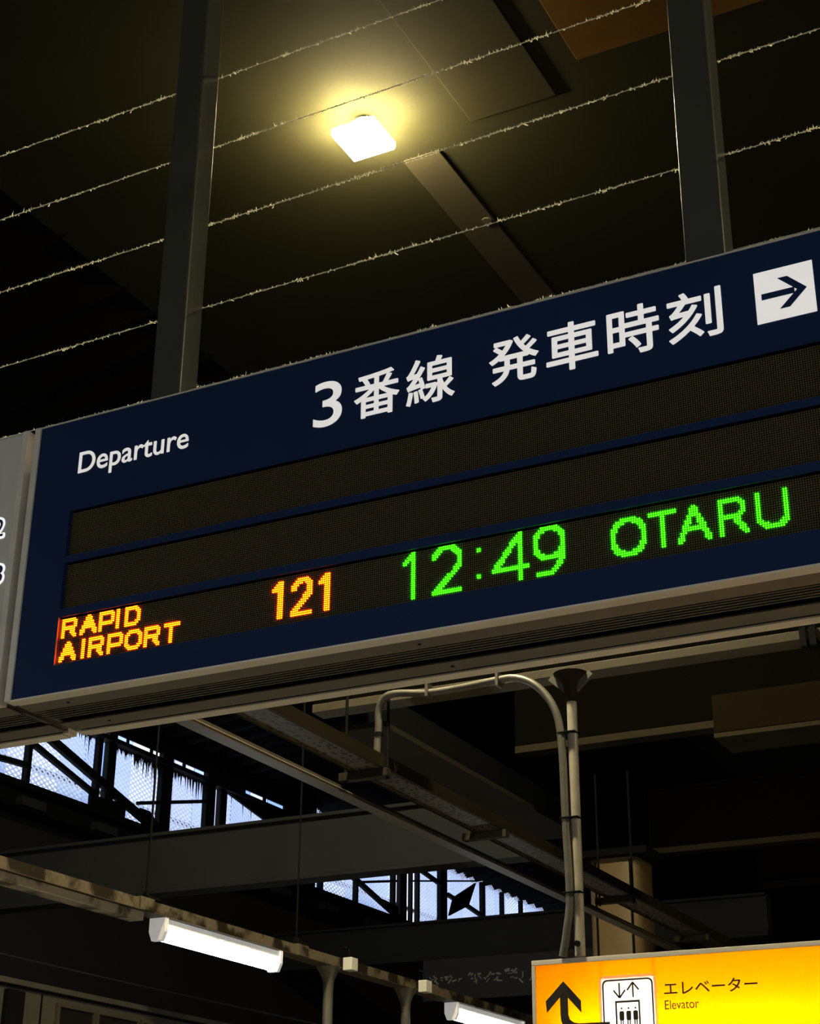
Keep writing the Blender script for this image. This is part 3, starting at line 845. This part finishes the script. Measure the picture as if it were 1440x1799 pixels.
# white lift pictogram with outline
def rrect(x0, x1, z0, z1, r):
    out = []
    for cx, cz, a in ((x1 - r, z1 - r, 0), (x0 + r, z1 - r, 90), (x0 + r, z0 + r, 180), (x1 - r, z0 + r, 270)):
        out += [(cx + r * math.cos(math.radians(a + t)), cz + r * math.sin(math.radians(a + t))) for t in (0, 30, 60, 90)]
    return out
pic = MB().prism(rrect(-2.667, -2.397, 2.30, 2.655, .03), 'Y', YI - .001, YI).build('pictogram', WHITE_T, ES)
def ring(o, i):
    mb = MB()
    n = len(o)
    vs = [(x, YI - .0022, z) for x, z in o] + [(x, YI - .0022, z) for x, z in i] + [(x, YI - .0012, z) for x, z in o] + [(x, YI - .0012, z) for x, z in i]
    fs = []
    for k in range(n):
        j = (k + 1) % n
        fs += [(k, j, n + j, n + k), (2 * n + k, 3 * n + k, 3 * n + j, 2 * n + j), (k, 2 * n + k, 2 * n + j, j), (n + k, n + j, 3 * n + j, 3 * n + k)]
    return mb._add(vs, fs)
ring(rrect(-2.650, -2.414, 2.317, 2.638, .022), rrect(-2.643, -2.421, 2.324, 2.631, .017)).build('outline', INK, pic)
ring(rrect(-2.592, -2.477, 2.37, 2.546, .002), rrect(-2.584, -2.485, 2.378, 2.537, .001)).build('lift_cab', INK, pic)
yk = YI - .0012
def thick(a, b2, wd):
    a, b2 = Vector((a[0], 0, a[1])), Vector((b2[0], 0, b2[1]))
    d = (b2 - a).normalized()
    s = Vector((-d.z, 0, d.x)) * wd / 2
    return [((a + s).x, (a + s).z), ((b2 + s).x, (b2 + s).z), ((b2 - s).x, (b2 - s).z), ((a - s).x, (a - s).z)]
for cx, sg, in ((-2.570, -1), (-2.507, 1)):
    zt, zb = (2.558, 2.622) if sg < 0 else (2.622, 2.558)
    ink('lift_arrow', [thick((cx, zt), (cx, zb), .007), thick((cx, zt), (cx - .027, zt - sg * .033), .007), thick((cx, zt), (cx + .027, zt - sg * .033), .007)], parent=pic, y=yk)
for cx in (-2.563, -2.531, -2.499):
    ink('passenger', [[(cx + .0045 * math.cos(t * math.pi / 4), 2.513 + .0045 * math.sin(t * math.pi / 4)) for t in range(8)], rrect(cx - .011, cx + .011, 2.462, 2.502, .006),
                      [(cx - .008, 2.463), (cx - .002, 2.463), (cx - .003, 2.40), (cx - .006, 2.40)], [(cx + .002, 2.463), (cx + .008, 2.463), (cx + .006, 2.40), (cx + .003, 2.40)]], parent=pic, y=yk)
plabel(text_part('lettering', 'エレベーター', (-2.364, -1.948, 2.557, 2.614), YI, INK, ES, .0006), 'black katakana lettering')
plabel(text_part('lettering', 'Elevator', (-2.364, -2.211, 2.498, 2.536), YI, INK, ES, 0), 'small black word Elevator')

# ================================================================== COLUMN, KIOSK, FAR BOARD
co = empty('column', (-4.42, 12.2, 0), 'ochre painted column with rounded corners behind the hanger pole', 'column')
MB().prism([(x, y + 12.2) for x, y in rrect(-4.63, -4.21, -.21, .21, .09)], 'Z', 0, 4.335).build('shaft', COLUMN, co, smooth=True)
for x in (-4.553, -4.268):
    MB().box(x - .007, x + .007, 11.978, 12.02, 2.0, 4.31).build('strap', STEEL_DK, co)
MB().box(-4.75, -4.1, 11.9, 12.5, 4.336, 4.39).build('cap_plate', STEEL_DK, co)

ki = empty('kiosk', (-8.4, 11, 0), 'beige panelled kiosk wall with dark windows at the lower left', 'kiosk')
MB().box(-9.3, -8.0, 6.0, 13.6, 0, 3.215).build('wall', BEIGE, ki)
MB().box(-9.35, -7.965, 5.95, 13.65, 3.235, 3.275).build('roof_edge', BEIGE, ki, .004)
MB().box(-9.32, -7.985, 5.98, 13.62, 3.215, 3.235).build('roof_gap', BLACK, ki)
MB().box(-7.99, -7.955, 9.24, 9.43, 2.4, 3.195).build('speaker_slot', BLACK, ki)
MB().box(-7.998, -7.992, 9.655, 9.67, 0.2, 3.21).build('panel_joint', BLACK, ki)
for (a, b2) in ((9.86, 10.26), (10.33, 10.82), (10.9, 11.5)):
    wn = MB().box(-8.0, -7.975, a - .03, a, 1.2, 3.145).box(-8.0, -7.975, b2, b2 + .03, 1.2, 3.145).box(-8.0, -7.975, a - .03, b2 + .03, 3.145, 3.17).build('window_frame', TAN, ki)
    MB().box(-8.0, -7.988, a, b2, 1.2, 3.145).build('pane', DARKGLASS, wn)
ca = tag(MB().tube(smooth_path([(-6, 4, 2.966), (-6, 6.8, 2.957), (-6, 8.2, 2.955), (-6, 10.25, 2.966), (-6, 14, 2.99), (-6, 20, 3.0)], 6), .006, 8).build('slack_cable', STEEL_DK, None, smooth=True), 'thin grey cable strung low across the dark lower left', 'cable')

fb = empty('far_signboard', (-7.0, 15.9, 3.95), 'dark unlit signboard with faint grey marks below the far charcoal beam', 'sign')
MB().box(-8.04, -5.6, 15.9, 15.95, 3.92, 4.345).build('board', SLATE, fb, .003)
mk = MB()
random.seed(3)
for (xa, xb, n, zc, hh) in ((-7.98, -7.60, 16, 4.135, .07), (-7.50, -7.36, 9, 4.155, .12), (-7.32, -7.10, 12, 4.14, .13), (-7.06, -6.95, 12, 4.15, .13), (-6.92, -6.55, 16, 4.11, .09)):
    for _ in range(n):
        x, z = random.uniform(xa, xb), zc + random.uniform(-.5, .4) * hh
        a = random.choice((0, math.pi / 2, .8, -.8, .2))
        L = random.uniform(.02, .06)
        mk.bar((x - math.cos(a) * L / 2, 15.899, z - math.sin(a) * L / 2), (x + math.cos(a) * L / 2, 15.899, z + math.sin(a) * L / 2), random.uniform(.006, .016), .002, (0, 1, 0))
stuff(mk.build('faded_marks', CHALK, fb))
